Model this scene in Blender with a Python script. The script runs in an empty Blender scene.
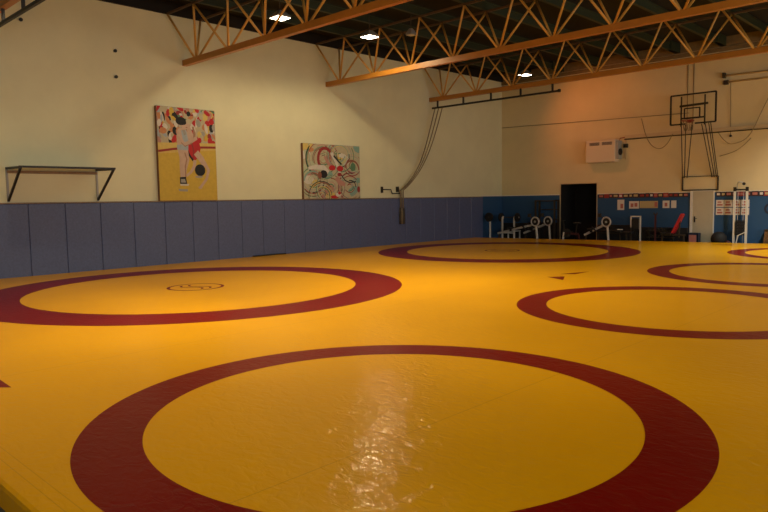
import bpy, bmesh, math, random
from mathutils import Vector, Matrix
random.seed(7)
SC = bpy.context.scene
COL = SC.collection
V = Vector

# ------------------------------------------------------------------ materials
def mat(name, col, rough=0.6, metal=0.0, noise=0.0, nscale=3.0, bump=0.0, bscale=40.0, spec=0.5, col2=None):
    m = bpy.data.materials.new(name); m.use_nodes = True
    nt = m.node_tree; n = nt.nodes; l = nt.links
    b = n['Principled BSDF']
    b.inputs['Roughness'].default_value = rough
    b.inputs['Metallic'].default_value = metal
    b.inputs['Specular IOR Level'].default_value = spec
    tc = n.new('ShaderNodeTexCoord')
    if noise > 0 or col2:
        t = n.new('ShaderNodeTexNoise'); t.inputs['Scale'].default_value = nscale; t.inputs['Detail'].default_value = 4
        l.new(tc.outputs['Object'], t.inputs['Vector'])
        r = n.new('ShaderNodeValToRGB')
        c2 = col2 or tuple(c*(1-noise) for c in col)
        r.color_ramp.elements[0].position = .3; r.color_ramp.elements[1].position = .7
        r.color_ramp.elements[0].color = (*c2, 1); r.color_ramp.elements[1].color = (*col, 1)
        l.new(t.outputs['Fac'], r.inputs['Fac']); l.new(r.outputs['Color'], b.inputs['Base Color'])
    else:
        b.inputs['Base Color'].default_value = (*col, 1)
    if bump > 0:
        t2 = n.new('ShaderNodeTexNoise'); t2.inputs['Scale'].default_value = bscale; t2.inputs['Detail'].default_value = 3
        l.new(tc.outputs['Object'], t2.inputs['Vector'])
        bp = n.new('ShaderNodeBump'); bp.inputs['Strength'].default_value = bump; bp.inputs['Distance'].default_value = .01
        l.new(t2.outputs['Fac'], bp.inputs['Height']); l.new(bp.outputs['Normal'], b.inputs['Normal'])
    return m

def emit(name, col, strength):
    m = bpy.data.materials.new(name); m.use_nodes = True
    b = m.node_tree.nodes['Principled BSDF']
    b.inputs['Base Color'].default_value = (.8, .8, .8, 1)
    b.inputs['Emission Color'].default_value = (*col, 1)
    b.inputs['Emission Strength'].default_value = strength
    return m

def vinyl(name, col, dark):
    """mat vinyl: weld seams, wrinkles and sheet-to-sheet tone"""
    m = bpy.data.materials.new(name); m.use_nodes = True
    nt = m.node_tree; n = nt.nodes; l = nt.links
    b = n['Principled BSDF']
    tc = n.new('ShaderNodeTexCoord')
    sep = n.new('ShaderNodeSeparateXYZ'); l.new(tc.outputs['Object'], sep.inputs[0])
    def mth(op, a, c=None):
        k = n.new('ShaderNodeMath'); k.operation = op
        for i, v in enumerate((a, c)):
            if v is None: continue
            if isinstance(v, (int, float)): k.inputs[i].default_value = v
            else: l.new(v, k.inputs[i])
        return k.outputs[0]
    seam = None
    def line(axis, pos, w):
        d = mth('ABSOLUTE', mth('SUBTRACT', sep.outputs[axis], pos))
        return mth('LESS_THAN', d, w)
    lines = [line(0, 15.51, .006), line(0, 11.0, .006), line(0, 8.0, .006), line(0, 19.2, .006), line(1, 1.44, .004), line(1, 1.52, .004), line(1, 14.3, .008), line(1, 20.6, .008), line(0, 3.6, .006)]
    for q in lines: seam = q if seam is None else mth('MAXIMUM', seam, q)
    t = n.new('ShaderNodeTexNoise'); t.inputs['Scale'].default_value = .55; t.inputs['Detail'].default_value = 5
    l.new(tc.outputs['Object'], t.inputs['Vector'])
    r = n.new('ShaderNodeValToRGB'); r.color_ramp.elements[0].position = .3; r.color_ramp.elements[1].position = .72
    r.color_ramp.elements[0].color = (*dark, 1); r.color_ramp.elements[1].color = (*col, 1)
    l.new(t.outputs['Fac'], r.inputs['Fac'])
    mix = n.new('ShaderNodeMix'); mix.data_type = 'RGBA'; mix.inputs[7].default_value = (*[c*.7 for c in dark], 1)
    l.new(mth('MULTIPLY', seam, .45), mix.inputs[0]); l.new(r.outputs['Color'], mix.inputs[6])
    l.new(mix.outputs[2], b.inputs['Base Color'])
    # wrinkles
    mp = n.new('ShaderNodeMapping'); mp.inputs['Scale'].default_value = (1.0, 1.7, 1); mp.inputs['Rotation'].default_value = (0, 0, .75)
    l.new(tc.outputs['Object'], mp.inputs['Vector'])
    w = n.new('ShaderNodeTexNoise'); w.inputs['Scale'].default_value = 7; w.inputs['Detail'].default_value = 5; w.inputs['Distortion'].default_value = .8
    l.new(mp.outputs[0], w.inputs['Vector'])
    w2 = n.new('ShaderNodeTexNoise'); w2.inputs['Scale'].default_value = 60; w2.inputs['Detail'].default_value = 2
    l.new(tc.outputs['Object'], w2.inputs['Vector'])
    h = mth('ADD', w.outputs['Fac'], mth('MULTIPLY', w2.outputs['Fac'], .03))
    bp = n.new('ShaderNodeBump'); bp.inputs['Strength'].default_value = .3; bp.inputs['Distance'].default_value = .03
    l.new(h, bp.inputs['Height']); l.new(bp.outputs['Normal'], b.inputs['Normal'])
    b.inputs['Roughness'].default_value = .36
    b.inputs['Specular IOR Level'].default_value = .02
    b.inputs['Coat Weight'].default_value = .33; b.inputs['Coat Roughness'].default_value = .085; b.inputs['Coat IOR'].default_value = 1.35
    l.new(bp.outputs['Normal'], b.inputs['Coat Normal'])
    return m

def wallmat(name, col, rule):
    """cream wall with a blue painted dado; rule: 'far' (everywhere) or 'left' (only past the pads)"""
    m = bpy.data.materials.new(name); m.use_nodes = True
    nt = m.node_tree; n = nt.nodes; l = nt.links
    b = n['Principled BSDF']; b.inputs['Roughness'].default_value = .75; b.inputs['Specular IOR Level'].default_value = .25
    tc = n.new('ShaderNodeTexCoord'); sep = n.new('ShaderNodeSeparateXYZ'); l.new(tc.outputs['Object'], sep.inputs[0])
    def mth(op, a, c):
        k = n.new('ShaderNodeMath'); k.operation = op
        for i, v in enumerate((a, c)):
            if isinstance(v, (int, float)): k.inputs[i].default_value = v
            else: l.new(v, k.inputs[i])
        return k.outputs[0]
    t = n.new('ShaderNodeTexNoise'); t.inputs['Scale'].default_value = .9; t.inputs['Detail'].default_value = 6; t.inputs['Roughness'].default_value = .6
    l.new(tc.outputs['Object'], t.inputs['Vector'])
    r = n.new('ShaderNodeValToRGB'); r.color_ramp.elements[0].position = .3; r.color_ramp.elements[1].position = .7
    r.color_ramp.elements[0].color = (*[c*.92 for c in col], 1); r.color_ramp.elements[1].color = (*col, 1)
    l.new(t.outputs['Fac'], r.inputs['Fac'])
    blue = mth('LESS_THAN', sep.outputs[2], 1.95)
    white = mth('LESS_THAN', sep.outputs[2], 1.99)
    if rule == 'left':
        far = mth('GREATER_THAN', sep.outputs[1], 26.45)
        blue = mth('MULTIPLY', blue, far); white = mth('MULTIPLY', white, far)
    m1 = n.new('ShaderNodeMix'); m1.data_type = 'RGBA'; m1.inputs[7].default_value = (.78, .74, .64, 1)
    l.new(white, m1.inputs[0]); l.new(r.outputs[0], m1.inputs[6])
    m2 = n.new('ShaderNodeMix'); m2.data_type = 'RGBA'; m2.inputs[7].default_value = (.030, .088, .20, 1)
    l.new(blue, m2.inputs[0]); l.new(m1.outputs[2], m2.inputs[6])
    l.new(m2.outputs[2], b.inputs['Base Color'])
    bp = n.new('ShaderNodeBump'); bp.inputs['Strength'].default_value = .12; bp.inputs['Distance'].default_value = .01
    t2 = n.new('ShaderNodeTexNoise'); t2.inputs['Scale'].default_value = 25; l.new(tc.outputs['Object'], t2.inputs['Vector'])
    l.new(t2.outputs['Fac'], bp.inputs['Height']); l.new(bp.outputs['Normal'], b.inputs['Normal'])
    return m

CREAM = (.74, .715, .48)
M = dict(
    yellow=vinyl('yellow_vinyl', (.82, .395, .002), (.76, .36, .002)),
    red=vinyl('red_vinyl', (.22, .006, .003), (.18, .004, .002)),
    wall_left=wallmat('wall_left_paint', CREAM, 'left'), wall_far=wallmat('wall_far_paint', (.74, .62, .36), 'far'),
    wall_plain=mat('wall_plain_paint', CREAM, .8, noise=.08),
    deck=mat('roof_deck', (.009, .008, .0075), .9, noise=.3, nscale=1.5),
    purlin=mat('green_purlin_paint', (.024, .034, .013), .6, noise=.2),
    eave=mat('eave_timber', (.20, .135, .055), .7, noise=.25, nscale=6),
    floor=mat('grey_floor', (.10, .10, .10), .6, noise=.2), 
    orange=mat('orange_steel_paint', (.47, .19, .022), .42, noise=.12, nscale=4),
    web=mat('ochre_steel_paint', (.62, .33, .065), .45, noise=.12, nscale=4),
    pad=mat('blue_grey_pad_vinyl', (.100, .130, .265), .5, noise=.2, nscale=22, bump=.2, bscale=40),
    wood=mat('wood_rail', (.30, .19, .10), .6, noise=.3, nscale=12),
    black=mat('black_paint', (.012, .012, .012), .5), blackrub=mat('black_rubber', (.01, .01, .011), .75),
    steel=mat('dark_steel', (.045, .036, .026), .5, metal=.2), topsteel=mat('brown_steel_paint', (.09, .05, .02), .6),
    white=mat('white_enamel', (.72, .70, .64), .4), silver=mat('silver_grey', (.55, .53, .50), .35, metal=.3),
    heater=mat('heater_enamel', (.72, .60, .44), .45), grey=mat('grey_enamel', (.35, .35, .33), .5),
    door=mat('grey_green_door_paint', (.52, .47, .34), .5, noise=.1, nscale=2),
    dark=mat('recess_painted_shade', (.006, .006, .006), .9),
    lampbody=mat('lamp_housing', (.25, .24, .22), .5),
    lampdiff=emit('lamp_diffuser_lit', (1, .86, .62), 14.0),
    lampoff=mat('lamp_diffuser_unlit', (.55, .52, .42), .4),
    rope=mat('rope_fibre', (.26, .20, .12), .9, noise=.4, nscale=60), ropedark=mat('rope_sleeve', (.06, .05, .04), .9),
    cable=mat('cable_sheath', (.30, .22, .12), .7), pipe=mat('painted_pipe', (.60, .47, .28), .5),
    redpad=mat('red_upholstery', (.50, .02, .025), .5), maroon=mat('maroon_rubber', (.055, .008, .01), .6),
    navy=mat('navy_paint', (.012, .02, .05), .6), brownbox=mat('brown_wood', (.17, .09, .035), .55, noise=.3, nscale=8),
    paper=mat('white_paper', (.70, .66, .60), .8), tan=mat('tan_paper', (.50, .40, .20), .8),
    pinkpaper=mat('printed_pink', (.45, .16, .13), .8), printdark=mat('print_dark', (.05, .02, .02), .6),
    printred=mat('print_red', (.30, .035, .03), .6), glass=None,
    canvas=mat('canvas_edge', (.20, .10, .05), .8),
)
g = bpy.data.materials.new('clear_acrylic'); g.use_nodes = True
gb = g.node_tree.nodes['Principled BSDF']; gb.inputs['Base Color'].default_value = (.95, .97, .95, 1); gb.inputs['Roughness'].default_value = .05
gb.inputs['Transmission Weight'].default_value = 1; gb.inputs['IOR'].default_value = 1.02
M['glass'] = g
def paint(name, c): return mat('paint_' + name, c, .75, noise=.12, nscale=9)
PC = dict(skin=paint('skin', (.56, .40, .30)), skind=paint('skin_shade', (.36, .20, .13)), blk=paint('black', (.012, .012, .014)), red=paint('red', (.50, .02, .025)), blu=paint('pale_blue', (.36, .42, .46)),
          yel=paint('yellow', (.62, .43, .06)), yel2=paint('light_yellow', (.66, .50, .14)), dred=paint('dark_red', (.30, .03, .03)), grn=paint('green', (.10, .22, .12)), org=paint('orange', (.55, .24, .10)),
          crm=paint('cream', (.50, .44, .29)), wht=paint('white', (.66, .62, .54)), pnk=paint('pink', (.50, .25, .20)), teal=paint('teal', (.22, .38, .32)), brn=paint('brown', (.28, .10, .06)), gry=paint('grey', (.34, .33, .30)), lgr=paint('light_green', (.48, .52, .34)))

# ------------------------------------------------------------------ mesh builder
class MB:
    def __init__(s): s.bm = bmesh.new(); s.mi = 0
    def _f(s, vs):
        try:
            f = s.bm.faces.new(vs); f.material_index = s.mi; return f
        except ValueError: return None
    def hexa(s, P):
        v = [s.bm.verts.new(p) for p in P]
        for q in ((3,2,1,0),(4,5,6,7),(0,1,5,4),(1,2,6,5),(2,3,7,6),(3,0,4,7)): s._f([v[i] for i in q])
        return s
    def box(s, x0, x1, y0, y1, z0, z1):
        return s.hexa([V(p) for p in ((x0,y0,z0),(x1,y0,z0),(x1,y1,z0),(x0,y1,z0),(x0,y0,z1),(x1,y0,z1),(x1,y1,z1),(x0,y1,z1))])
    def bbox(s, x0, x1, y0, y1, z0, z1, b=.01):
        """box with chamfered vertical and top edges"""
        ring = lambda x0,x1,y0,y1,z,c: [s.bm.verts.new(p) for p in ((x0+c,y0,z),(x1-c,y0,z),(x1,y0+c,z),(x1,y1-c,z),(x1-c,y1,z),(x0+c,y1,z),(x0,y1-c,z),(x0,y0+c,z))]
        r = [ring(x0+b,x1-b,y0+b,y1-b,z0,b), ring(x0,x1,y0,y1,z0+b,b), ring(x0,x1,y0,y1,z1-b,b), ring(x0+b,x1-b,y0+b,y1-b,z1,b)]
        s._f(r[0][::-1]); s._f(r[3])
        for a, c in zip(r, r[1:]):
            for i in range(8): s._f([a[i], a[(i+1)%8], c[(i+1)%8], c[i]])
        return s
    def bar(s, p, q, w, h, up=(0,0,1)):
        p, q = V(p), V(q); d = (q-p).normalized(); u = V(up)
        if abs(d.dot(u)) > .98: u = V((1,0,0))
        sd = d.cross(u).normalized(); u = sd.cross(d).normalized()
        sd *= w/2; u *= h/2
        return s.hexa([p-sd-u, p+sd-u, q+sd-u, q-sd-u, p-sd+u, p+sd+u, q+sd+u, q-sd+u])
    def tube(s, pts, r, n=10, cap=True):
        pts = [V(p) for p in pts]; rings = []
        for i, p in enumerate(pts):
            d = (pts[min(i+1, len(pts)-1)] - pts[max(i-1, 0)]).normalized()
            u = V((0,0,1)) if abs(d.z) < .95 else V((1,0,0))
            a = d.cross(u).normalized(); b = a.cross(d).normalized()
            rr = r[i] if isinstance(r, (list, tuple)) else r
            rings.append([s.bm.verts.new(p + a*math.cos(2*math.pi*k/n)*rr + b*math.sin(2*math.pi*k/n)*rr) for k in range(n)])
        for a, b in zip(rings, rings[1:]):
            for k in range(n):
                f = s._f([a[k], a[(k+1)%n], b[(k+1)%n], b[k]])
                if f: f.smooth = True
        if cap: s._f(rings[0][::-1]); s._f(rings[-1])
        return s
    def cyl(s, p, q, r, n=16): return s.tube([p, q], r, n)
    def torus(s, c, ax, R, r, n=28, m=10):
        c = V(c); ax = V(ax).normalized(); u = ax.orthogonal().normalized(); w = ax.cross(u)
        rings = []
        for i in range(n):
            t = 2*math.pi*i/n; d = u*math.cos(t) + w*math.sin(t)
            rings.append([s.bm.verts.new(c + d*(R + r*math.cos(2*math.pi*k/m)) + ax*r*math.sin(2*math.pi*k/m)) for k in range(m)])
        for i in range(n):
            a, b = rings[i], rings[(i+1)%n]
            for k in range(m):
                f = s._f([a[k], a[(k+1)%m], b[(k+1)%m], b[k]])
                if f: f.smooth = True
        return s
    def ball(s, c, r, sc=(1,1,1), sub=3):
        ret = bmesh.ops.create_icosphere(s.bm, subdivisions=sub, radius=r)
        for v in ret['verts']: v.co = V(c) + V((v.co.x*sc[0], v.co.y*sc[1], v.co.z*sc[2]))
        for v in ret['verts']:
            for f in v.link_faces: f.material_index = s.mi; f.smooth = True
        return s
    def poly(s, pts): s._f([s.bm.verts.new(V(p)) for p in pts]); return s
    def build(s, name, mats, parent=None, loc=None):
        bmesh.ops.recalc_face_normals(s.bm, faces=s.bm.faces[:])
        me = bpy.data.meshes.new(name); s.bm.to_mesh(me); s.bm.free()
        for m in (mats if isinstance(mats, list) else [mats]): me.materials.append(m)
        o = bpy.data.objects.new(name, me); COL.objects.link(o)
        if parent: o.parent = parent
        if loc: o.location = loc
        return o

def tag(o, label, cat, group=None):
    o['label'] = label; o['category'] = cat
    if group: o['group'] = group
    return o
def thing(name, label, cat, loc=(0,0,0), rz=0, group=None):
    o = bpy.data.objects.new(name, None); COL.objects.link(o); o.location = loc; o.rotation_euler = (0,0,rz)
    o.empty_display_size = .1
    return tag(o, label, cat, group)
def struct(o): o['kind'] = 'structure'; return o
def copy_tree(o, parent=None):
    c = o.copy(); COL.objects.link(c)
    if parent: c.parent = parent
    for ch in [x for x in BYPARENT(o)]: copy_tree(ch, c)
    return c
def BYPARENT(o): return [x for x in bpy.data.objects if x.parent is o or x.parent == o]
ORD = 'first second third fourth fifth sixth seventh eighth ninth tenth eleventh twelfth thirteenth fourteenth fifteenth sixteenth seventeenth eighteenth nineteenth twentieth'.split() + ['twenty-' + w for w in 'first second third fourth fifth sixth seventh eighth ninth'.split()] + ['thirtieth'] + ['thirty-' + w for w in 'first second third fourth fifth'.split()]

# ------------------------------------------------------------------ room
FY, XR, YN, FZ = 28.23, 26.0, -7.0, -0.17
WT, DECK = 7.56, 7.95
struct(MB().box(-.3, XR+.3, YN-.3, FY+.3, FZ-.2, FZ).build('floor', M['floor']))
struct(MB().box(-.3, 0, YN-.3, FY+.3, FZ, DECK).build('wall_left', M['wall_left']))
w = MB()
w.box(0, 3.27, FY, FY+.3, FZ, DECK); w.box(5.06, XR, FY, FY+.3, FZ, DECK); w.box(3.27, 5.06, FY, FY+.3, 2.45, DECK)
struct(w.build('wall_far', M['wall_far']))
struct(MB().box(0, XR, YN-.3, YN, FZ, DECK).build('wall_near', M['wall_plain']))
# right wall with window openings; the nearest is added to light the foreground
w = MB(); X0, X1 = XR, XR+.3
wins = [(-5.0, 3.0), (5.0, 13.0), (15.0, 23.0)]; WZ0, WZ1 = 1.8, 4.8
w.box(X0, X1, YN-.3, FY+.3, FZ, WZ0); w.box(X0, X1, YN-.3, FY+.3, WZ1, DECK)
ys = [YN-.3] + [v for p in wins for v in p] + [FY+.3]
for a, b in zip(ys[::2], ys[1::2]): w.box(X0, X1, a, b, WZ0, WZ1)
struct(w.build('wall_right', M['wall_plain']))
for i, (a, b) in enumerate(wins):
    f = MB()
    for y in (a+.04, (a+b)/2, b-.04): f.box(X0+.1, X0+.16, y-.04, y+.04, WZ0, WZ1)
    for z in (WZ0+.04, WZ1-.04): f.box(X0+.1, X0+.16, a, b, z-.04, z+.04)
    struct(f.build('window_%d' % (i+1), M['grey']))
struct(MB().box(-.3, XR+.3, YN-.3, FY+.3, DECK, DECK+.2).build('ceiling', M['deck']))
struct(MB().box(0, .08, YN, FY, WT, DECK).build('trim_1', M['deck']))                     # dark plate along the top of the left wall
t = MB(); t.box(0, XR, FY-.05, FY, 7.40, 7.56); t.box(0, XR, FY-.03, FY, 7.58, DECK); t.box(0, XR, FY-.035, FY, 7.20, 7.36)
struct(t.build('trim_2', M['eave']))
struct(MB().box(0, .075, -1.0, 26.5, 1.915, 1.945).build('trim_3', M['wood']))             # wooden rail on top of the pads
# black doorway: an opening with its unlit depth painted near black
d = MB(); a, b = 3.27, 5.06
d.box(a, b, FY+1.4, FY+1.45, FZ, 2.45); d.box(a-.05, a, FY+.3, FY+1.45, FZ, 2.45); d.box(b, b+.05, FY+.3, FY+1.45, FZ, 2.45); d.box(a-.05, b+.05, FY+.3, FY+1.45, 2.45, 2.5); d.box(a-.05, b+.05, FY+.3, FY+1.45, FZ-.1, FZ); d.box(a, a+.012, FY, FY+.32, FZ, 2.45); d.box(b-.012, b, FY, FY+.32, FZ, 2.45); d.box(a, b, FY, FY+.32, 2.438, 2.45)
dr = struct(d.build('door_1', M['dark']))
fr = MB(); fr.box(a-.05, a, FY-.02, FY+.1, FZ, 2.49); fr.box(b, b+.03, FY-.02, FY+.1, FZ, 2.49); fr.box(a, b, FY-.02, FY+.1, 2.45, 2.49)
fr.build('door_frame', M['pipe'], dr)
# plain grey door
d = MB(); d.box(9.22, 10.0, FY-.035, FY, FZ, 2.0)
dr = struct(d.build('door_2', M['door']))
f = MB(); f.box(9.12, 9.22, FY-.05, FY, FZ, 2.04); f.box(10.0, 10.04, FY-.05, FY, FZ, 2.04); f.box(9.22, 10.0, FY-.05, FY, 2.0, 2.04); f.build('door_frame', M['white'], dr)
h = MB(); h.box(9.28, 9.33, FY-.045, FY-.035, .75, .99); h.tube([(9.305, FY-.04, .9), (9.305, FY-.09, .9), (9.42, FY-.09, .9)], .012, 8); h.build('door_handle', M['black'], dr)

# roof purlins (part of the roof, seen between the trusses)
for k in range(15):
    x = 1.59 + 1.73*k
    if x > XR: break
    p = MB(); p.box(x-.055, x+.055, YN, FY-.06, 7.59, 7.62); p.box(x-.02, x+.02, YN, FY-.06, 7.62, 7.83); p.box(x-.055, x+.055, YN, FY-.06, 7.83, 7.86); p.box(x-.10, x+.10, FY-1.0, FY-.06, 7.59, DECK)
    o = p.build('roof_purlin', M['purlin']); o['kind'] = 'structure'

# ------------------------------------------------------------------ wrestling mat
mt = MB()
FPR = [(0.07, 1.30), (XR-.2, 1.30), (XR-.2, 27.95), (13.2, 27.95), (.07, 25.9)]
def inset(z, c):
    (ax, ay), (bx, by), (cx, cy), (dx, dy), (ex, ey) = FPR
    return [mt.bm.verts.new(p) for p in ((ax, ay+c, z), (bx-c, by+c, z), (cx-c, cy-c, z), (dx, dy-c, z), (ex, ey-c, z))]
rs = [inset(FZ, 0), inset(-.035, 0), inset(-.012, .01), inset(0, .035)]
for a, b in zip(rs, rs[1:]):
    for i in range(5): mt._f([a[i], a[(i+1)%5], b[(i+1)%5], b[i]])
mt._f(rs[-1]); mt._f(rs[0][::-1])
mt.mi = 1
ZR = .0015
def annulus(c, Ro, Ri, n=160):
    o = [mt.bm.verts.new((c[0]+Ro*math.cos(2*math.pi*k/n), c[1]+Ro*math.sin(2*math.pi*k/n), ZR)) for k in range(n)]
    i = [mt.bm.verts.new((c[0]+Ri*math.cos(2*math.pi*k/n), c[1]+Ri*math.sin(2*math.pi*k/n), ZR)) for k in range(n)]
    for k in range(n): mt._f([o[k], o[(k+1)%n], i[(k+1)%n], i[k]])
BIG = [(5.88, 7.63), (5.74, 19.88)]
SMALL = [(14.99, 4.21), (14.84, 11.29), (14.69, 17.33), (14.62, 23.74)]
for c in BIG:
    annulus(c, 4.5, 3.475)
    annulus((c[0]-.12, c[1]+.0), .62, .55, 64)
    for sgn in (1, -1):                                  # club mark inside the centre ring: two curled strokes
        pts = [(c[0]-.12+sgn*(.42-.84*k/12), c[1]+sgn*(.12*math.sin(k/12*2*math.pi)+.1)) for k in range(13)]
        for p, q in zip(pts, pts[1:]): mt.poly([(p[0], p[1]-.03, ZR), (q[0], q[1]-.03, ZR), (q[0], q[1]+.03, ZR), (p[0], p[1]+.03, ZR)])
for c in SMALL: annulus(c, 2.611, 2.104)
for tri in ([(10.98, 13.76), (11.56, 13.46), (11.26, 14.09)], [(10.92, 14.48), (11.22, 15.38), (11.23, 14.63)], [(11.55, 2.14), (11.05, 2.16), (11.1, 1.75)], [(10.6, 26.3), (11.3, 26.55), (11.3, 26.2)]):
    mt.poly([(x, y, ZR) for x, y in tri])
tag(mt.build('wrestling_mat', [M['yellow'], M['red']]), 'yellow vinyl wrestling mat with dark red rings covering the whole floor', 'mat')

# ------------------------------------------------------------------ wall pads
edges = [4.20, 5.16, 6.11, 7.05, 8.01, 8.99, 9.97, 10.91, 11.81, 12.73, 13.59]
while edges[-1] < 26.3: edges.append(edges[-1] + (26.5-13.59)/14)
vis = 0
for a, b in zip(edges, edges[1:]):
    p = MB(); p.bbox(0, .07, a+.003, b-.003, FZ, 1.912, .014)
    vis += 1
    n_ = vis
    lab = ('blue grey wall pad cut by the left edge of the photo' if n_ == 1 else 'last blue grey wall pad at the far end beside the blue paint' if b > 26.2 else '%s tall blue grey wall pad counted from the left edge' % ORD[max(n_-1, 0)]) if n_ >= 1 else 'tall blue grey wall pad just beyond the left edge'
    tag(p.build('wall_pad', M['pad']), lab, 'wall pad', 'blue grey pads along the left wall')

# ------------------------------------------------------------------ trusses
TN = [.72 + 1.735*k for k in range(15)]
def make_truss():
    r = thing('roof_truss', '', 'truss', (0, 10.88, 0), 0, 'orange roof trusses')
    b = MB(); b.bar((0.0, 0, 6.175), (XR-.02, 0, 6.175), .15, .17); b.build('bottom_chord', M['orange'], r)
    for s in (-.55, .55):
        MB().bar((0.085, s, 7.555), (XR-.02, s, 7.555), .055, .06).build('top_chord', M['topsteel'], r)
    for x in TN:
        for s in (-.55, .55):
            for dx in (-.867, .867):
                tx = min(max(x+dx, .1), XR-.1)
                MB().cyl((x + .05*(1 if dx > 0 else -1), s*.08, 6.25), (tx, s, 7.53), .033, 10).build('web_member', M['web'], r)
    return r
tr = make_truss()
TRY = [10.88, 4.92, 16.73, 22.70]
TRL = ['orange lattice roof truss second from the camera, meeting the wall above the wrestlers painting', 'orange lattice roof truss nearest the camera, in the top left corner', 'orange lattice roof truss third from the camera, with a brightly lit stretch', 'orange lattice roof truss farthest away, with a dark track under it']
for i, y in enumerate(TRY):
    o = tr if i == 0 else copy_tree(tr)
    o.location = (0, y, 0); o['label'] = TRL[i]

# rope tracks under two trusses
def track(y, x0, x1, label):
    r = thing('rope_track', label, 'track', (0, y, 0), 0, 'tracks under the trusses')
    MB().bar((x0, 0, 5.80), (x1, 0, 5.80), .06, .07).build('rail', M['black'], r)
    n = int((x1-x0)//1.3)
    for k in range(n+1):
        x = x0 + .3 + (x1-x0-.6)*k/n
        MB().box(x-.03, x+.03, -.03, .03, 5.83, 6.09).build('hanger', M['black'], r)
    MB().box(x1-.06, x1+.02, -.05, .05, 5.75, 5.86).build('end_stop', M['black'], r)
track(22.66, .15, 6.3, 'black rope track hung under the farthest orange truss')
track(4.92, .15, 9.5, 'black track hung under the nearest orange truss at top left')

# climbing ropes gathered to a hook on the left wall
def bez(P, n=24):
    out = []
    for k in range(n+1):
        t = k/n; q = [V(p) for p in P]
        while len(q) > 1: q = [a.lerp(b, t) for a, b in zip(q, q[1:])]
        out.append(q[0])
    return out
HK = V((.16, 20.6, 2.24))
for i, (x, yo, lab) in enumerate([(.30, 0, 'leftmost climbing rope curving from the far truss track to the wall hook'), (.50, .0, 'middle climbing rope curving from the far truss track to the wall hook'), (.70, .0, 'rightmost climbing rope curving from the far truss track to the wall hook')]):
    r = thing('climbing_rope', lab, 'rope', (x, 22.66, 5.77), 0, 'climbing ropes tied to the left wall')
    o0 = V((x, 22.66, 5.77))
    pts = bez([o0, o0+V((-.05, -.62, -1.7)), V((.28+.06*i, 21.75, 3.0)), HK+V((.04*i-.04, .05*i-.05, 0))])
    pts += [HK+V((.04*i-.04, .05*i-.05, -.4)), HK+V((.04*i-.04, .05*i-.05, -.75))]
    MB().tube([p-o0 for p in pts], .022, 8).build('rope', M['rope'], r)
    e = HK+V((.04*i-.04, .07*i-.07, -.72))
    MB().tube([e-o0, e-o0+V((0, 0, -.3)), e-o0+V((0, 0, -.68))], [.03, .05, .042], 10).build('rope_end', M['rope'] if i == 1 else M['ropedark'], r)
h = thing('rope_hook', 'black bent wall hook holding the climbing ropes above the pads', 'hook', (0, 20.1, 2.2))
MB().tube([(0.02, -.55, .08), (.1, -.55, .08), (.1, -.1, .08), (.1, -.02, -.08), (.1, .44, -.08), (.1, .5, .06)], .022, 8).build('arm', M['black'], h)
MB().box(0, .05, -.60, -.50, -.05, .2).build('wall_plate', M['black'], h)
MB().box(0, .12, .30, .38, -.02, .2).build('wall_plate', M['black'], h)

# ------------------------------------------------------------------ hall lamps
def lamp(x, y, lit, label, z=7.0):
    e = .215 if lit else .12
    r = thing('hanging_lamp', label, 'lamp', (x, y, z), 0, 'square lamps hung from the roof')
    b = MB()
    b.hexa([V(p) for p in ((-e,-e,0),(e,-e,0),(e,e,0),(-e,e,0),(-e,-e,.05),(e,-e,.05),(e,e,.05),(-e,e,.05))])
    q = e*.35
    b.hexa([V(p) for p in ((-e,-e,.05),(e,-e,.05),(e,e,.05),(-e,e,.05),(-q,-q,.20),(q,-q,.20),(q,q,.20),(-q,q,.20))])
    b.build('housing', M['lampbody'], r)
    MB().box(-e+.015, e-.015, -e+.015, e-.015, -.012, -.001).build('diffuser', M['lampdiff'] if lit else M['lampoff'], r)
    MB().cyl((0, 0, .19), (0, 0, DECK-z), .015, 8).build('stem', M['steel'], r)
    return r
LS = [(3.65, 11.82, 1, 'lit white square lamp hanging left, behind the second truss'), (3.79, 15.22, 1, 'lit white square lamp hanging in front of the third truss'), (3.54, 24.68, 1, 'lit white square lamp far back beyond the farthest truss'), (4.84, 16.01, 0, 'unlit dull square lamp hanging right of the lit one at the third truss')]
for a in LS: lamp(*a)
for x, y in ((15.1, 11.8), (15.1, 15.3), (15.1, 24.7), (15.1, 5.0), (3.65, 5.6), (9.4, 4.5), (9.4, 8.2), (9.4, 11.8)): lamp(x, y, 1, 'unseen lit square lamp above the hall')  # unseen lamps; middle row and near ones added to brighten the mat

# ------------------------------------------------------------------ left wall: rack, bolts, paintings
r = thing('wall_rack', 'black steel wall rack with sloping struts above the pads at left', 'rack', (0, 5.67, 0))
for y in (0, 2.31):
    MB().bar((.02, y, 2.83), (1.26, y-.05, 2.80), .05, .05).build('arm', M['black'], r)
    MB().bar((1.23, y-.05, 2.79), (.03, y, 2.0), .05, .05).build('strut', M['black'], r)
    MB().bar((.015, y, 1.96), (.015, y, 2.87), .05, .03, up=(1,0,0)).build('upright', M['grey'], r)
MB().bar((1.25, -.09, 2.82), (1.25, 2.30, 2.82), .05, .05).build('front_rail', M['black'], r)
MB().bar((.04, 0, 2.74), (.04, 2.31, 2.74), .05, .07).build('back_rail', M['wood'], r)
MB().hexa([V(p) for p in ((.05, .02, 2.855), (1.23, -.03, 2.826), (1.23, 2.24, 2.826), (.05, 2.29, 2.855), (.05, .02, 2.87), (1.23, -.03, 2.841), (1.23, 2.24, 2.841), (.05, 2.29, 2.87))]).build('shelf_board', M['grey'], r)
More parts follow.
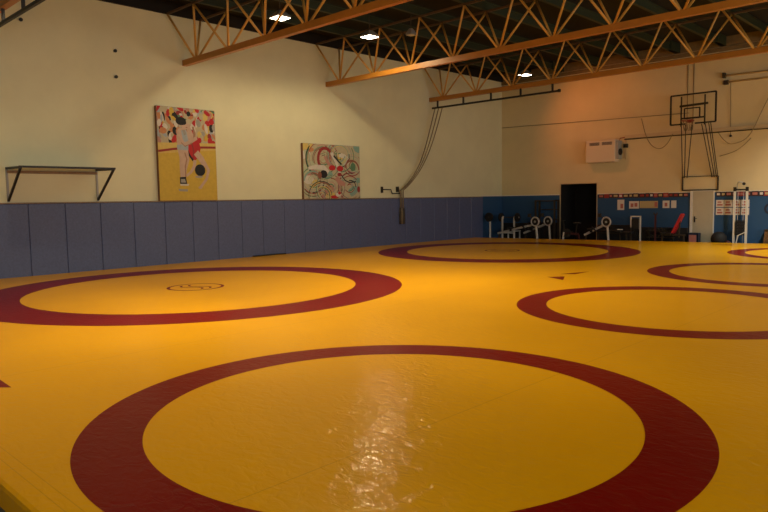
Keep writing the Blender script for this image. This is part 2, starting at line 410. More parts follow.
for y, z, lab in ((8.68, 6.23, 'small dark bolt high on the left wall, upper one'), (8.67, 5.50, 'small dark bolt on the left wall, below the other one'), (6.22, 6.66, 'small dark bolt on the left wall under the nearest truss')):
    b = MB(); b.cyl((0, y, z), (.05, y, z), .035, 8); b.cyl((.05, y, z), (.07, y, z), .05, 8)
    tag(b.build('wall_bolt', M['black']), lab, 'bolt', 'bolts on the left wall')

class Art:
    """painted layers on the face of a canvas: u right (along +y), v down; each layer sits a hair in front of the last"""
    def __init__(s, W, H, X): s.W, s.H, s.X, s.b, s.k, s.mats = W, H, X, MB(), 0, []
    def m(s, key):
        if PC[key] not in s.mats: s.mats.append(PC[key])
        s.b.mi = s.mats.index(PC[key]); s.k += 1
    def P(s, u, v): return V((s.X + .0006 + s.k*.00004, min(max(u, .002), .998)*s.W, (1-min(max(v, .002), .998))*s.H))
    def poly(s, key, pts): s.m(key); s.b.poly([s.P(*p) for p in pts]); return s
    def ell(s, key, u, v, a, b, n=12, rot=0):
        c, q = math.cos(rot), math.sin(rot)
        return s.poly(key, [(u + a*math.cos(t)*c - b*math.sin(t)*q, v + a*math.cos(t)*q + b*math.sin(t)*c) for t in (2*math.pi*k/n for k in range(n))])
    def stroke(s, key, pts, w):
        s.m(key)
        n = len(pts); L, R = [], []
        for i, p in enumerate(pts):
            a, c = pts[max(i-1, 0)], pts[min(i+1, n-1)]
            dx, dy = (c[0]-a[0])*s.W, (c[1]-a[1])*s.H; q = math.hypot(dx, dy) or 1
            ww = (w[i] if isinstance(w, (list, tuple)) else w)/2
            nx, ny = -dy/q*ww/s.W, dx/q*ww/s.H
            L.append((p[0]+nx, p[1]+ny)); R.append((p[0]-nx, p[1]-ny))
        for i in range(n-1): s.b.poly([s.P(*L[i]), s.P(*L[i+1]), s.P(*R[i+1]), s.P(*R[i])])
        return s
    def arc(s, key, u, v, a, b, t0, t1, w, n=12):
        return s.stroke(key, [(u+a*math.cos(t0+(t1-t0)*k/n), v+b*math.sin(t0+(t1-t0)*k/n)) for k in range(n+1)], w)
    def build(s, parent): return s.b.build('painted_picture', s.mats, parent)

def canvas(label, y0, y1, z0, z1):
    r = thing('wall_painting', label, 'painting', (0, y0, z0), 0, 'large paintings on the left wall')
    MB().box(0.005, .12, 0, y1-y0, 0, z1-z0).build('canvas', M['canvas'], r)
    return r, Art(y1-y0, z1-z0, .12)
r, A = canvas('tall painting of two wrestlers before a colourful crowd, standing on the pads', 9.81, 11.80, 1.946, 4.79)
A.poly('yel', [(0,0),(1,0),(1,1),(0,1)])
A.poly('crm', [(0,0),(1,0),(1,.385),(0,.385)])
rnd = random.Random(3)
keys = ['red', 'yel2', 'crm', 'dred', 'grn', 'org', 'wht', 'blk', 'pnk', 'yel', 'blu', 'crm', 'red', 'gry', 'org']
for k in range(170):
    A.ell(rnd.choice(keys), rnd.random(), rnd.random()*.375, .028+.035*rnd.random(), .018+.03*rnd.random(), 8, rnd.random()*3)
A.poly('yel2', [(0,.385),(1,.365),(1,.44),(0,.50)])
A.stroke('dred', [(0,.475),(.25,.447),(.5,.428),(.75,.416),(1,.41)], .07)
PX = lambda x, y: ((x-58)/257, (y-60)/412)
def S(key, pts, w): A.stroke(key, [PX(*p) for p in pts], [q/257*1.99 for q in w] if isinstance(w, (list, tuple)) else w/257*1.99)
def G(key, pts): A.poly(key, [PX(*p) for p in pts])
def E_(key, x, y, a, b, rot=0): A.ell(key, *PX(x, y), a/257, b/412, 16, rot)
# upside-down wrestler in red
S('skin', [(188,128),(198,165),(210,205)], [14,20,26])
S('skind', [(212,140),(218,170),(216,200)], [8,10,10])
G('red', [(184,208),(234,186),(244,235),(236,274),(212,298),(194,280),(178,244)]); S('dred', [(204,210),(212,250),(208,286)], 7)
S('blk', [(180,236),(192,268),(208,292)], 8)
S('skin', [(222,255),(246,285),(262,318)], [26,26,18])
S('skin', [(258,298),(277,335),(266,375),(238,412)], [15,14,12,11])
S('skin', [(216,290),(212,320),(196,345),(176,362)], [14,14,11,9])
E_('blk', 238, 335, 24, 27); E_('gry', 232, 365, 18, 5)
E_('skin', 236, 414, 9, 6)
# standing wrestler in pale blue
S('skin', [(168,245),(176,290),(166,332),(162,380)], [38,30,24,17])
S('skin', [(152,240),(160,280),(156,330),(156,380)], [22,24,18,12])
S('skind', [(172,258),(180,288),(172,318),(172,372)], 5)
G('skin', [(146,152),(176,148),(190,176),(196,206),(184,240),(142,236),(138,190)])
G('blu', [(158,160),(182,158),(190,205),(188,248),(140,246),(138,226),(160,222)])
G('gry', [(164,158),(176,156),(182,176),(172,182)])
S('skin', [(150,160),(156,200),(172,222),(204,206),(226,192)], [18,18,17,14,12])
S('skind', [(158,214),(174,230),(206,214)], 4)
E_('skin', 176, 140, 15, 16); E_('blk', 160, 119, 23, 18); E_('blk', 172, 126, 12, 9); E_('skind', 184, 146, 4, 3); E_('dred', 152, 84, 12, 10); E_('wht', 160, 90, 7, 5)
E_('skin', 222, 193, 9, 8)
G('blk', [(146,368),(172,366),(178,400),(146,400)]); G('gry', [(150,376),(168,376),(172,392),(150,392)])
G('wht', [(146,398),(186,398),(182,406),(146,405)]); G('gry', [(138,420),(180,422),(178,432),(140,430)])
A.build(r)

r, A = canvas('square swirling abstract painting on the pads, right of the wrestlers', 15.39, 18.22, 1.946, 3.955)
A.poly('crm', [(0,0),(1,0),(1,1),(0,1)])
rnd = random.Random(11)
for k in range(26): A.ell(rnd.choice(['lgr', 'crm', 'pnk', 'teal', 'yel2', 'wht', 'org']), rnd.random(), rnd.random(), .05+.09*rnd.random(), .04+.07*rnd.random(), 12, rnd.random()*3)
for (u, v, R, ks) in [(.33,.27,.26,['dred','lgr','brn','pnk','teal']), (.15,.68,.2,['teal','brn','lgr','dred']), (.86,.38,.17,['teal','dred','blk','lgr']), (.62,.2,.2,['teal','yel2','grn','lgr']), (.45,.8,.22,['teal','brn','lgr','pnk']), (.8,.78,.22,['teal','lgr','dred','gry']), (.3,.95,.18,['yel2','brn','lgr'])]:
    for j in range(22):
        q = R*(.15+.052*j); t0 = rnd.random()*6.28
        A.arc(rnd.choice(ks + ['brn', 'gry', 'grn', 'blk']), u+.02*rnd.random(), v, q, q*1.2, t0, t0+.8+2.0*rnd.random(), .018+.028*rnd.random())
A.arc('dred', .37, .27, .12, .2, 2.2, 5.6, .12); A.arc('brn', .85, .45, .13, .17, 3.3, 6.3, .07)
A.stroke('wht', [(.08,.45),(.2,.42),(.34,.43),(.42,.52)], [.1,.16,.2,.16]); A.stroke('pnk', [(.36,.22),(.42,.34),(.5,.42)], .12)
A.stroke('wht', [(.48,.15),(.56,.3),(.6,.45),(.66,.6)], [.12,.15,.12,.06]); A.stroke('blk', [(.52,.2),(.6,.3),(.66,.36)], .07)
A.stroke('pnk', [(.56,.6),(.62,.7),(.72,.74)], [.2,.22,.15]); A.stroke('blk', [(.64,.55),(.72,.66),(.8,.7),(.92,.68)], .045)
A.ell('blk', .34, .55, .065, .075); A.ell('brn', .27, .57, .035, .07); A.ell('red', .49, .43, .06, .05); A.ell('red', .63, .44, .06, .055); A.ell('dred', .62, .55, .04, .035)
A.ell('red', .52, .97, .07, .03); A.ell('wht', .59, .93, .05, .04); A.ell('red', .61, .9, .025, .03); A.ell('grn', .87, .4, .05, .08); A.ell('dred', .97, .83, .03, .06)
A.build(r)
tag(MB().tube([(.10, 13.1, .022), (.14, 13.35, .03), (.11, 13.6, .022), (.14, 13.9, .035), (.10, 14.15, .022), (.12, 14.5, .022)], .02, 8).build('black_strap', M['blackrub']), 'crumpled black strap lying along the foot of the wall pads', 'strap')

# ------------------------------------------------------------------ far wall fittings
r = thing('wall_heater', 'cream box heater mounted on the far wall left of the basketball hoop', 'heater', (5.4, FY, 3.35))
MB().bbox(-.68, .68, -.42, 0, 0, .97, .02).build('cabinet', M['heater'], r)
for x in (-.5, .08):
    b = MB()
    for k in range(5): b.box(x, x+.46, -.428, -.415, .74+.028*k, .756+.028*k)
    b.build('grille', M['printdark'], r)
MB().box(.68, .80, -.38, -.02, .12, .9).build('burner_box', M['grey'], r)
b = MB(); b.cyl((.80, -.22, .42), (.86, -.22, .42), .14, 20); b.cyl((.86, -.22, .42), (.875, -.22, .42), .06, 12); b.build('fan', M['black'], r)
MB().tube([(.78, -.2, .9), (.8, -.2, 1.0), (.92, -.1, 1.02), (.94, -.02, 1.05)], .02, 8).build('flexible_hose', M['printred'], r)
# long duct and pipes
r = thing('wall_duct', 'long beige duct running along the far wall behind the hoop', 'duct', (6.36, FY, 0))
MB().box(0, 10.5, -.10, 0, 4.33, 4.47).build('casing', M['pipe'], r)
MB().cyl((0, -.13, 4.29), (10.5, -.13, 4.29), .022, 8).build('conduit', M['steel'], r)  # thin dark tube drawn as the dark line under the casing
MB().cyl((.03, -.05, 3.45), (.03, -.05, 4.34), .02, 8).build('riser', M['pipe'], r)
MB().box(-.05, .11, -.12, 0, 3.94, 4.1).build('junction_box', M['black'], r)
tag(MB().tube([(.02, FY-.03, 5.33), (4.6, FY-.03, 5.24), (9.0, FY-.03, 5.16)], .014, 6).build('wall_conduit', M['cable']), 'thin horizontal conduit on the far wall above the heater', 'conduit')
r = thing('wall_pipe', 'upper pair of pipes at the right end of the far wall', 'pipe', (10.3, FY, 0))
MB().cyl((0, -.1, 6.44), (8, -.1, 6.34), .035, 8).build('pipe', M['pipe'], r)
MB().cyl((.08, -.1, 6.19), (8, -.1, 6.12), .035, 8).build('pipe', M['pipe'], r)
b = MB(); b.box(-.05, .05, -.16, 0, 6.36, 6.56); b.box(.0, .16, -.16, 0, 6.1, 6.26); b.build('bracket', M['steel'], r)
b = MB(); b.tube([(.25, -.1, 6.15), (.26, -.05, 5.0), (.28, -.05, 4.15)], .012, 6); b.build('pull_cord', M['cable'], r)
MB().ball((.28, -.05, 4.12), .05, sub=2).build('cord_knob', M['steel'], r)
for x, lab in ((8.92, 'thin vertical conduit on the far wall above the backboard, left one'), (9.15, 'thin vertical conduit on the far wall above the backboard, right one')):
    tag(MB().cyl((x, FY-.025, 4.47), (x, FY-.025, 7.2), .015, 6).build('wall_conduit', M['cable']), lab, 'conduit', 'vertical conduits above the backboard')
def cable(pts, label):
    P = [V((x, FY-(.02 if k in (0, len(pts)-1) and abs(z-4.4) > .25 else .17), z)) for k, (x, z) in enumerate(pts)]; out = []
    for i in range(len(P)-1):
        p0, p1, p2, p3 = P[max(i-1,0)], P[i], P[i+1], P[min(i+2,len(P)-1)]
        for k in range(6):
            t = k/6
            out.append(.5*((2*p1) + (p2-p0)*t + (2*p0-5*p1+4*p2-p3)*t*t + (3*p1-p0-3*p2+p3)*t**3))
    out.append(P[-1])
    tag(MB().tube(out, .014, 6).build('slack_cable', M['cable']), label, 'cable', 'slack cables on the far wall')
cable([(7.05, 5.12), (7.33, 4.33), (7.6, 3.92), (7.92, 3.8), (8.2, 3.98), (8.42, 4.36)], 'slack cable looping on the far wall left of the hoop')
cable([(10.17, 4.27), (10.4, 3.95), (10.7, 3.8), (11.25, 4.05), (11.7, 5.0), (12.0, 5.8)], 'slack cable looping up on the far wall right of the hoop')
cable([(10.2, 3.36), (10.86, 3.55), (11.3, 3.98)], 'short thin cable rising right of the hoop struts')

# basketball hoop
r = thing('basketball_hoop', 'basketball hoop with clear framed backboard held by long struts off the far wall', 'basketball hoop', (9.48, FY, 0))
yb = -1.03
bx0, bx1, bz0, bz1 = -.83, .85, 4.63, 5.76
b = MB()
for p, q in (((bx0, yb, bz0), (bx0, yb, bz1)), ((bx1, yb, bz0), (bx1, yb, bz1)), ((bx0, yb, bz1), (bx1, yb, bz1)), ((bx0, yb, bz0), (-.26, yb, bz0)), ((.1, yb, bz0), (bx1, yb, bz0))): b.bar(p, q, .055, .055, up=(0,1,0))
b.build('backboard_frame', M['black'], r)
MB().box(bx0, bx1, yb-.004, yb+.004, bz0, bz1).build('backboard_panel', M['glass'], r)
b = MB()
for p, q in (((-.30, yb-.01, 4.83), (-.30, yb-.01, 5.22)), ((.27, yb-.01, 4.83), (.27, yb-.01, 5.22)), ((-.30, yb-.01, 5.22), (.27, yb-.01, 5.22)), ((-.30, yb-.01, 4.83), (.27, yb-.01, 4.83))): b.bar(p, q, .04, .05, up=(0,1,0))
b.build('target_square', M['black'], r)
b = MB()
for x in (-.44, .44): b.bar((x, yb+.04, 4.55), (x, yb+.04, 5.7), .045, .045)
b.bar((-.5, yb+.04, 5.33), (.55, yb+.04, 5.36), .05, .08); b.bar((-.46, yb+.04, 4.85), (.46, yb+.04, 4.85), .04, .06); b.build('back_brace', M['steel'], r)
MB().torus((-.06, yb-.33, 4.72), (0, 0, 1), .225, .014, 24, 8).build('rim', M['printred'], r)
MB().box(-.14, .02, yb-.12, yb, 4.66, 4.78).build('rim_bracket', M['printred'], r)
n = MB()
for k in range(12):
    t = 2*math.pi*k/12; t2 = t+.26
    for sgn in (1, -1): n.tube([(-.06+.225*math.cos(t), yb-.33+.225*math.sin(t), 4.71), (-.06+.15*math.cos(t+sgn*.26), yb-.33+.15*math.sin(t+sgn*.26), 4.5), (-.06+.12*math.cos(t), yb-.33+.12*math.sin(t), 4.32)], .005, 4)
n.build('net', M['rope'], r)
for x0, x1, ya in ((-.68, -.43, 0), (-.60, -.29, .25), (-.5, -.07, .5), (.44, .29, .4), (.53, .44, .2), (.60, .58, .1), (.66, .66, 0)):
    MB().cyl((x0 if x0 < 0 else x0+.02, -.05, 2.55), (x1, yb+.05+ya*.3, 4.6), .017, 8).build('strut', M['steel'], r)
b = MB()
for p, q in (((-.68, -.03, 2.04), (-.68, -.03, 2.6)), ((.68, -.03, 2.04), (.68, -.03, 2.6))): b.bar(p, q, .05, .05)
b.bar((-.70, -.03, 2.05), (.70, -.03, 2.05), .05, .05); b.bar((-.68, -.03, 2.6), (.68, -.03, 2.6), .025, .025); b.build('wall_frame', M['steel'], r)

# strip of photo prints along the top of the blue paint
def prints(x0, x1, count0, where):
    x = x0; k = count0
    while x < x1:
        wd = rnd.choice([.15, .17, .2, .22, .26])
        if x + wd > x1 + .1: break
        p = thing('photo_print', '%s small photo print %s above the blue wall' % (ORD[k], where), 'photo', (x+wd/2, FY, 1.78), 0, 'photo prints along the blue wall')
        h = .17 + .02*rnd.random()
        MB().box(-wd/2, wd/2, -.012, .004, 0, h).build('mount', rnd.choice([M['printdark'], M['printdark'], M['printdark'], M['printred']]), p)
        MB().box(-wd*.34, wd*.34, -.014, -.012, h*.25, h*.75).build('picture', rnd.choice([M['paper'], M['pinkpaper'], M['tan'], M['paper'], M['printred'], M['pinkpaper']]), p)
        x += wd + .015; k += 1
prints(5.14, 9.05, 0, 'right of the dark doorway')
prints(10.10, 12.6, 0, 'right of the grey door')
def sheet(x0, x1, z0, z1, m, label, inner=None, name='paper_notice', cat='notice', group=None):
    r = thing(name, label, cat, ((x0+x1)/2, FY, z0), 0, group)
    w_ = (x1-x0)/2; h = z1-z0
    MB().box(-w_, w_, -.008, .004, 0, h).build('sheet', m, r)
    if inner:
        b = MB()
        for (a, c, d, e) in inner: b.box(-w_+2*w_*a, -w_+2*w_*c, -.0095, -.008, h*d, h*e)
        b.build('printed_area', M['pinkpaper'], r)
sheet(6.03, 6.34, 1.25, 1.70, M['paper'], 'white notice with red picture, lowest and leftmost on the blue wall', [(.45, .85, .15, .6)])
sheet(6.56, 6.99, 1.31, 1.63, M['paper'], 'white landscape notice left of the tan banner', [(.15, .45, .2, .7), (.55, .85, .25, .75)])
sheet(7.02, 7.80, 1.33, 1.63, M['tan'], 'wide tan banner pinned to the blue wall', [(.82, .98, .15, .85)], 'wall_banner', 'banner')
sheet(8.0, 8.28, 1.33, 1.64, M['paper'], 'white square notice above the red bench', [(.3, .7, .2, .7)])
sheet(8.35, 8.56, 1.33, 1.64, M['paper'], 'narrow white notice nearest the grey door')
for rw, (z0, z1, nm) in enumerate(((1.36, 1.64, 'upper'), (1.05, 1.33, 'lower'))):
    for k in range(4):
        x0 = 10.1 + .305*k
        sheet(x0, x0+.29, z0, z1, M['paper'], '%s pinkish sheet from the left in the %s row behind the cable tower' % (ORD[k], nm), [(.15, .85, .2, .45), (.2, .7, .6, .8)], 'paper_sheet', 'paper', 'sheets right of the grey door')
c = MB(); R0, R1 = .215, .135; n = 28
for k in range(n):
    t0, t1 = math.radians(45+270*k/n), math.radians(45+270*(k+1)/n)
    P = []
    for y in (-.006, 0):
        for R_, t in ((R0, t0), (R0, t1), (R1, t1), (R1, t0)): P.append(V((R_*math.cos(t), y, R_*math.sin(t))))
    c.hexa(P)
tag(c.build('wall_letter', M['navy'], None, (12.03, FY, 1.29)), 'large dark letter C on the blue wall at the right edge', 'letter')

# ------------------------------------------------------------------ gym equipment on the strip behind the mat
def ergo(x, y, rz, label, L=2.0):
    r = thing('rowing_machine', label, 'rowing machine', (x, y, FZ), rz, 'rowing machines by the far wall')
    zc = .93
    MB().cyl((0, -.07, zc), (0, .07, zc), .185, 28).build('flywheel_cage', M['black'], r)
    b = MB(); b.torus((0, -.06, zc), (0, 1, 0), .195, .034, 32, 10); b.build('cage_rim', M['silver'], r)
    MB().cyl((0, -.085, zc), (0, -.07, zc), .05, 14).build('hub', M['grey'], r)
    b = MB(); b.bar((.03, 0, zc-.2), (.09, 0, .03), .05, .07); b.bar((.09, -.2, .025), (.09, .2, .025), .05, .05); b.build('front_leg', M['white'], r)
    MB().bar((-.14, 0, zc-.14), (-L-.1, 0, .34), .06, .09).build('rail', M['silver'], r)
    b = MB(); b.bar((-L, 0, .34), (-L-.05, 0, .03), .05, .06); b.bar((-L-.05, -.2, .02), (-L-.05, .2, .02), .05, .04); b.build('rear_leg', M['steel'], r)
    b = MB(); q = -.6*L; b.bbox(q-.28, q, -.16, .16, .58, .65, .02); b.box(q-.2, q-.08, -.06, .06, .46, .59); b.build('seat', M['black'], r)
    for s in (-.14, .14): MB().bar((-.42, s, .52), (-.62, s, .72), .1, .03).build('footplate', M['black'], r)
    b = MB(); b.cyl((-.28, -.2, .80), (-.28, .2, .80), .016, 8); b.build('handle', M['black'], r)
    b = MB(); b.bar((-.1, 0, zc+.1), (-.3, 0, zc+.26), .03, .03); b.box(-.38, -.3, -.09, .09, zc+.2, zc+.36); b.build('monitor', M['steel'], r)
    return r
ergo(2.90, 26.64, -.02, 'rowing machine with silver ringed flywheel, leftmost by the doorway')
ergo(3.12, 27.39, -.02, 'rowing machine whose silver ring shows just left of the dark doorway', 1.25)
ergo(6.03, 27.22, -.02, 'rowing machine with silver ringed flywheel right of the dark doorway', .95)

def bench(x, y, rz, label, pad=M['black'], incline=0, frame=M['steel'], group='weight benches by the far wall'):
    r = thing('weight_bench', label, 'bench', (x, y, FZ), rz, group)
    if incline:
        MB().bar((.08, 0, .50), (.08+.85*math.cos(incline), 0, .50+.85*math.sin(incline)), .30, .08).build('backrest', pad, r)
        MB().bbox(-.42, .05, -.15, .15, .45, .52, .02).build('seat', M['black'], r)
        MB().bar((.3, 0, .3), (.08+.6*math.cos(incline), 0, .45+.6*math.sin(incline)), .05, .05).build('support', frame, r)
    else:
        MB().bbox(-.6, .6, -.15, .15, .47, .55, .02).build('pad', pad, r)
    MB().bar((-.39 if incline else -.55, 0, .42), (.55, 0, .42), .06, .06).build('spine', frame, r)
    for sx in (-.36 if incline else -.5, .5):
        b = MB(); b.bar((sx, 0, .42), (sx, 0, .03), .05, .05); b.bar((sx, -.25, .025), (sx, .25, .025), .05, .05); b.build('leg', frame, r)
    return r
# bench press with barbell in the corner
r = bench(1.2, 27.47, -math.pi/2, 'bench press with white uprights in the far left corner', M['black'], 0, M['white'])
for s in (-.33, .33):
    b = MB(); b.bar((.5, s, .0), (.5, s, 1.12), .06, .06); b.bar((.44, s, 1.06), (.44, s, 1.16), .04, .05); b.bar((.5, s, 1.05), (.42, s, 1.05), .04, .04); b.build('upright', M['white'], r)
MB().bar((.5, -.33, .36), (.5, .33, .36), .05, .05).build('cross_bar', M['white'], r)
bb = thing('barbell', 'loaded black barbell resting on the bench press uprights', 'barbell', (1.2, 27.05, FZ+1.10))
MB().cyl((-.60, 0, 0), (.60, 0, 0), .016, 10).build('bar', M['steel'], bb)
for s in (-1, 1):
    MB().cyl((s*.42, 0, 0), (s*.49, 0, 0), .21, 28).build('weight_plate', M['blackrub'], bb)
    MB().cyl((s*.495, 0, 0), (s*.53, 0, 0), .15, 24).build('weight_plate', M['blackrub'], bb)
    MB().cyl((s*.53, 0, 0), (s*.56, 0, 0), .035, 12).build('collar', M['silver'], bb)
pl = thing('plate_stand', 'white post stand holding a black weight plate against the left wall', 'stand', (.40, 26.62, FZ))
b = MB(); b.bar((0, 0, .03), (0, 0, 1.1), .06, .06); b.bar((-.25, 0, .025), (.25, 0, .025), .06, .05); b.bar((0, -.2, .025), (0, .2, .025), .06, .05); b.build('post', M['white'], pl)
MB().cyl((0, -.05, 1.12), (0, -.13, 1.12), .22, 28).build('weight_plate', M['blackrub'], pl)
MB().cyl((0, .03, 1.12), (0, -.17, 1.12), .025, 10).build('peg', M['steel'], pl)
# power rack
r = thing('power_rack', 'tall black power rack behind the rowing machines', 'rack', (2.75, 27.87, FZ))
for x in (-.5, .5):
    for y in (-.18, .18): MB().bar((x, y, 0), (x, y, 1.9), .07, .07).build('post', M['steel'], r)
    MB().bar((x, -.18, 1.87), (x, .18, 1.87), .06, .06).build('top_rail', M['steel'], r)
    MB().bar((x, -.18, .04), (x, .18, .04), .06, .06).build('foot_rail', M['steel'], r)
    MB().bar((x, -.18, 1.0), (x, .18, 1.0), .05, .05).build('safety_bar', M['steel'], r)
for y in (-.18, .18): MB().cyl((-.5, y, 1.86), (.5, y, 1.86), .025, 10).build('cross_bar', M['steel'], r)
MB().cyl((-.5, .18, 1.45), (.5, .18, 1.45), .02, 10).build('cross_bar', M['steel'], r)
# spare low machine with one white leg before the doorway
r = thing('exercise_bike', 'dark low exercise bike with pale front leg before the dark doorway', 'exercise bike', (4.36, 27.0, FZ), .1)
MB().bar((-.28, 0, .04), (-.22, 0, .46), .07, .06).build('front_leg', M['white'], r)
MB().cyl((-.1, -.03, .42), (-.1, .03, .42), .2, 28).build('flywheel', M['black'], r)
b = MB(); b.bar((-.2, 0, .42), (.45, 0, .38), .06, .1); b.bar((.45, 0, .38), (.5, 0, .03), .06, .06); b.bar((.5, -.24, .025), (.5, .24, .025), .05, .05); b.bar((-.28, -.24, .025), (-.28, .24, .025), .05, .05); b.build('frame', M['maroon'], r)
b = MB(); b.bar((.32, 0, .38), (.38, 0, .84), .04, .04); b.bbox(.24, .54, -.11, .11, .84, .91, .02); b.build('saddle', M['black'], r)
b = MB(); b.bar((-.2, 0, .42), (-.26, 0, .98), .05, .05); b.cyl((-.27, -.22, .98), (-.27, .22, .98), .018, 8); b.build('handlebar', M['black'], r)
b = MB(); b.cyl((.05, -.16, .40), (.05, .16, .40), .02, 8); b.box(-.02, .12, -.2, -.12, .29, .32); b.box(-.02, .12, .12, .2, .48, .51); b.bar((.05, -.13, .4), (.05, -.13, .3), .02, .03); b.bar((.05, .13, .4), (.05, .13, .5), .02, .03); b.build('pedals', M['steel'], r)

bench(5.85, 27.82, 0, 'low black flat bench behind the right rowing machine')
# white framed leg machine
r = thing('leg_machine', 'small machine with a white square frame and black seat', 'exercise machine', (7.12, 27.62, FZ))
b = MB(); b.bar((-.20, 0, .68), (-.20, 0, 1.16), .05, .05); b.bar((.20, 0, .03), (.20, 0, 1.16), .05, .05); b.bar((-.225, 0, 1.16), (.225, 0, 1.16), .05, .05); b.build('white_frame', M['white'], r)
b = MB(); b.bar((-.45, 0, .05), (.3, 0, .05), .08, .06); b.bar((-.20, 0, .05), (-.20, 0, .7), .05, .05); b.bar((-.42, -.3, .03), (-.42, .3, .03), .06, .06); b.bar((.22, -.3, .03), (.22, .3, .03), .06, .06); b.build('base', M['steel'], r)
MB().bbox(-.5, -.02, -.36, -.06, .45, .53, .02).build('seat', M['black'], r)
MB().bar((-.3, -.2, .08), (-.3, -.2, .46), .06, .06).build('seat_post', M['steel'], r)
MB().bbox(-.16, .16, -.05, .03, .62, 1.08, .02).build('backrest', M['black'], r)
MB().box(-.62, -.42, -.42, -.3, .60, .63).build('foot_pad', M['white'], r)
MB().bar((-.5, -.34, .49), (-.55, -.36, .61), .04, .04).build('foot_arm', M['steel'], r)
# dumbbell rack and dumbbells
r = thing('dumbbell_rack', 'low black two tier dumbbell rack between the white framed machine and the red bench', 'rack', (8.05, 27.92, FZ))
for x in (-.5, .5): MB().bar((x, .12, 0), (x, -.08, .62), .05, .06).build('side_frame', M['steel'], r)
for z, y in ((.28, -.02), (.56, -.06)): MB().box(-.55, .55, y-.11, y+.11, z-.015, z+.015).build('shelf', M['steel'], r)
def dumbbell():
    r = thing('dumbbell', '', 'dumbbell', (0,0,0), 0, 'black dumbbells on the low rack')
    MB().cyl((0, -.08, 0), (0, .08, 0), .014, 8).build('grip', M['silver'], r)
    for s in (-1, 1): MB().cyl((0, s*.05, 0), (0, s*.12, 0), .06, 12).build('weight_head', M['blackrub'], r)
    return r
db = None
for (z, y, nm) in ((.295, -.02, 'lower'), (.575, -.06, 'upper')):
    for k in range(7):
        if db is None: db = dumbbell(); o = db
        else: o = copy_tree(db)
        o.location = (8.05-.39+.13*k, 27.92+y, FZ+z+.06); o['label'] = '%s black dumbbell from the left on the %s rack shelf' % (ORD[k], nm)
bench(8.62, 27.58, 0.0, 'weight bench with upright red backrest near the grey door', M['redpad'], 1.13)
for i, x in enumerate((7.92,)):
    r = thing('squat_stand', 'dark maroon squat stand standing left of the red backrest', 'stand', (x+.08, 27.5, FZ))
    b = MB(); b.bar((0, 0, 0), (0, 0, 1.25), .06, .06); b.build('post', M['maroon'] if i == 0 else M['steel'], r)
    b = MB(); b.bar((-.2, 0, .025), (.2, 0, .025), .05, .05); b.bar((0, -.2, .025), (0, .2, .025), .05, .05); b.build('base', M['steel'], r)
    b = MB(); b.bar((-.06, 0, 1.25), (.06, 0, 1.25), .05, .04); b.bar((.06, 0, 1.25), (.06, 0, 1.33), .04, .04); b.bar((-.06, 0, 1.25), (-.06, 0, 1.33), .04, .04); b.build('cradle', M['steel'], r)
r = thing('storage_crate', 'small dark crate with a pale front beside the grey door', 'crate', (9.38, 27.97, FZ))
b = MB(); b.box(-.2, .2, -.16, .16, 0, .02)
b.box(-.2, -.18, -.16, .16, 0, .5); b.box(.18, .2, -.16, .16, 0, .5); b.box(-.2, .2, .14, .16, 0, .5); b.box(-.2, .2, -.16, -.14, 0, .5); b.build('body', M['navy'], r)
MB().box(-.14, .14, -.168, -.16, .14, .42).build('front_panel', M['pinkpaper'], r)
for x0, x1, zt, lab in ((.10, 1.55, .62, 'added black filler block against the wall behind the bench press'), (1.60, 3.15, .66, 'added black filler block against the wall behind the power rack'), (5.20, 7.00, .60, 'added black filler block against the wall right of the dark doorway'), (7.05, 9.08, .52, 'added black filler block against the wall under the tan banner')):
    tag(MB().bbox(x0, x1, 28.09, 28.225, FZ, zt, .02).build('dark_filler', M['blackrub']), lab, 'filler block', 'added black blocks along the far wall')  # added fillers that darken the strip behind the equipment
# exercise balls
tag(MB().ball((0, 0, .29), .29, sub=3).build('gym_ball', M['blackrub'], None, (10.34, 27.89, FZ)), 'large black gym ball on the floor beside the grey door', 'ball')
tag(MB().ball((0, 0, .12), .12, sub=3).build('medicine_ball', M['maroon'], None, (10.69, 27.80, FZ)), 'small maroon medicine ball between gym ball and white tower', 'ball')
# cable tower
r = thing('cable_tower', 'white twin post cable tower standing right of the grey door', 'exercise machine', (11.08, 27.93, FZ))
for x in (-.215, .215):
    MB().bar((x, 0, 0), (x, 0, 2.18), .07, .07).build('post', M['white'], r)
    MB().bar((x, 0, 2.14), (x, 0, 2.30), .09, .09).build('post_cap', M['black'], r)
b = MB(); b.bar((-.25, 0, .06), (.25, 0, .06), .07, .08); b.bar((-.25, -.17, .04), (-.25, .17, .04), .06, .08); b.bar((.25, -.17, .04), (.25, .17, .04), .06, .08); b.build('base', M['white'], r)
MB().bar((-.25, 0, 2.2), (.25, 0, 2.2), .04, .05).build('cross_bar', M['black'], r)
b = MB(); b.tube([(-.13, 0, 2.22), (-.13, -.02, 2.42), (-.06, -.06, 2.5), (.05, -.1, 2.48), (.13, -.12, 2.44)], .024, 8); b.build('pulley_arm', M['white'], r)
b = MB(); b.cyl((.13, -.15, 2.42), (.13, -.09, 2.42), .055, 16); b.build('pulley', M['black'], r)
b = MB()
for k in range(10): b.box(-.15, .15, -.07, .07, .45+.058*k, .50+.058*k)
b.build('weight_stack', M['blackrub'], r)
for x in (-.1, .1): MB().cyl((x, 0, .1), (x, 0, 2.2), .009, 6).build('guide_rod', M['silver'], r)
b = MB(); b.bar((-.12, -.06, .1), (-.04, -.06, .46), .05, .03); b.bar((-.04, -.06, .44), (.18, -.06, .56), .05, .03); b.build('lever', M['white'], r)
b = MB(); b.cyl((0, -.02, 1.02), (0, -.02, 2.2), .006, 6); b.build('cable', M['black'], r)
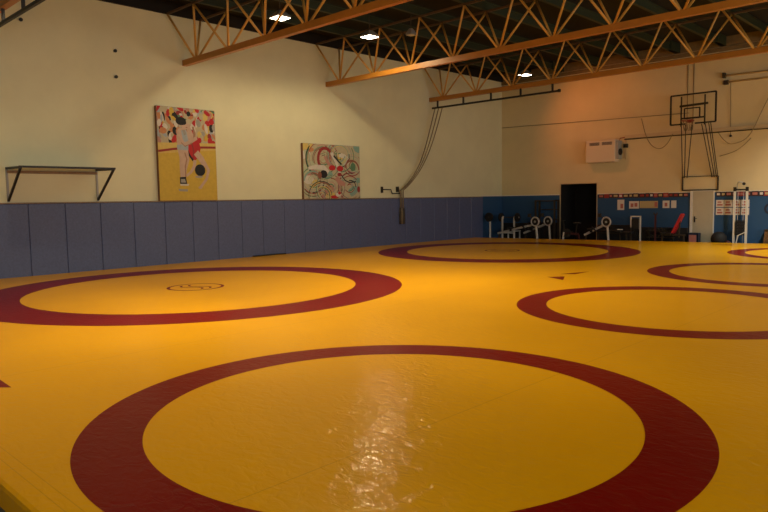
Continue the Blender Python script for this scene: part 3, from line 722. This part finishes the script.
# vaulting box
r = thing('vaulting_box', 'brown wooden vaulting box at the right edge by the blue wall', 'vaulting box', (12.5, 28.07, FZ))
for k in range(3): MB().hexa([V(p) for p in ((-.62+.02*k, -.13, .02+.2*k), (.62-.02*k, -.13, .02+.2*k), (.62-.02*k, .13, .02+.2*k), (-.62+.02*k, .13, .02+.2*k), (-.61+.02*k, -.12, .21+.2*k), (.61-.02*k, -.12, .21+.2*k), (.61-.02*k, .12, .21+.2*k), (-.61+.02*k, .12, .21+.2*k))]).build('box_tier', M['brownbox'], r)
MB().bbox(-.6, .6, -.13, .13, .61, .69, .025).build('padded_top', M['steel'], r)
for x in (-.55, .55): MB().box(x-.04, x+.04, -.12, .12, 0, .025).build('foot', M['steel'], r)

# ------------------------------------------------------------------ light
W = bpy.data.worlds.new('world'); SC.world = W; W.use_nodes = True
bg = W.node_tree.nodes['Background']; bg.inputs[0].default_value = (.75, .85, 1, 1); bg.inputs[1].default_value = .35
def area(name, loc, rot, sx, sy, power, col):
    L = bpy.data.lights.new(name, 'AREA'); L.shape = 'RECTANGLE'; L.size = sx; L.size_y = sy; L.energy = power; L.color = col
    o = bpy.data.objects.new(name, L); COL.objects.link(o); o.location = loc; o.rotation_euler = rot; return o
WP = [((1, .95, .86), 660), ((1, .95, .86), 160), ((1, .95, .86), 480)]
for i, (a, b) in enumerate(wins):                        # daylight through the right-hand windows, the nearest of them added
    area('window_daylight_%d' % (i+1), (XR+.05, (a+b)/2, (WZ0+WZ1)/2), (0, math.radians(90), 0), WZ1-WZ0, b-a, WP[i][1], WP[i][0])
LW, LO = (1, .80, .48), (1, .25, .035)
LP = [(LW, 230), (LW, 430), (LO, 350), (LW, 390), (LW, 1600), (LW, 1350), (LW, 1800), (LW, 340), (LW, 220), (LW, 250), ((1, .97, .82), 3500)]
LAMPS = [(3.65, 11.82), (3.79, 15.22), (3.54, 24.68), (3.65, 5.6), (9.4, 4.5), (9.4, 8.2), (9.4, 11.8), (15.1, 5.0), (15.1, 11.8), (15.1, 15.3), (15.1, 24.7)]  # seen lamps first, then unseen ones mostly added to lift mat and far wall
for i, (x, y) in enumerate(LAMPS):
    L = bpy.data.lights.new('lamp_light_%d' % (i+1), 'SPOT'); L.spot_size = math.radians((166, 166, 110)[i] if i < 3 else 125); L.spot_blend = (.4, .4, .9)[i] if i < 3 else 1.0; L.shadow_soft_size = .2
    L.energy = LP[i][1]; L.color = LP[i][0]
    o = bpy.data.objects.new('lamp_light_%d' % (i+1), L); COL.objects.link(o); o.location = (x, y, 6.96)
    if i == 2: o.rotation_euler = V((2.1, 3.55, -2.1)).to_track_quat('-Z', 'Y').to_euler()   # tilted towards the far wall

# ------------------------------------------------------------------ camera (solved from the rings and wall lines)
f_px, pitch, roll, H = 664.1064, .0843841, -.0164215, 1.8638
th = -.7686632858
fw = V((math.sin(th)*math.cos(pitch), math.cos(th)*math.cos(pitch), -math.sin(pitch)))
rt = V((math.cos(th), -math.sin(th), 0))
up = V((math.sin(th)*math.sin(pitch), math.cos(th)*math.sin(pitch), math.cos(pitch)))
cx = rt*math.cos(roll) + up*math.sin(roll); cy = -rt*math.sin(roll) + up*math.cos(roll)
m4 = Matrix((( cx.x, cy.x, -fw.x, 18.9865), (cx.y, cy.y, -fw.y, 0), (cx.z, cy.z, -fw.z, H), (0, 0, 0, 1)))
cd = bpy.data.cameras.new('camera'); cd.sensor_width = 36; cd.lens = 36*f_px/768; cd.clip_start = .05; cd.clip_end = 200
co = bpy.data.objects.new('camera', cd); COL.objects.link(co); co.matrix_world = m4; SC.camera = co
SC.view_settings.view_transform = 'Standard'; SC.view_settings.look = 'None'
SC.view_settings.gamma = 1; SC.view_settings.use_curve_mapping = False
SC.view_settings.exposure = 0.0
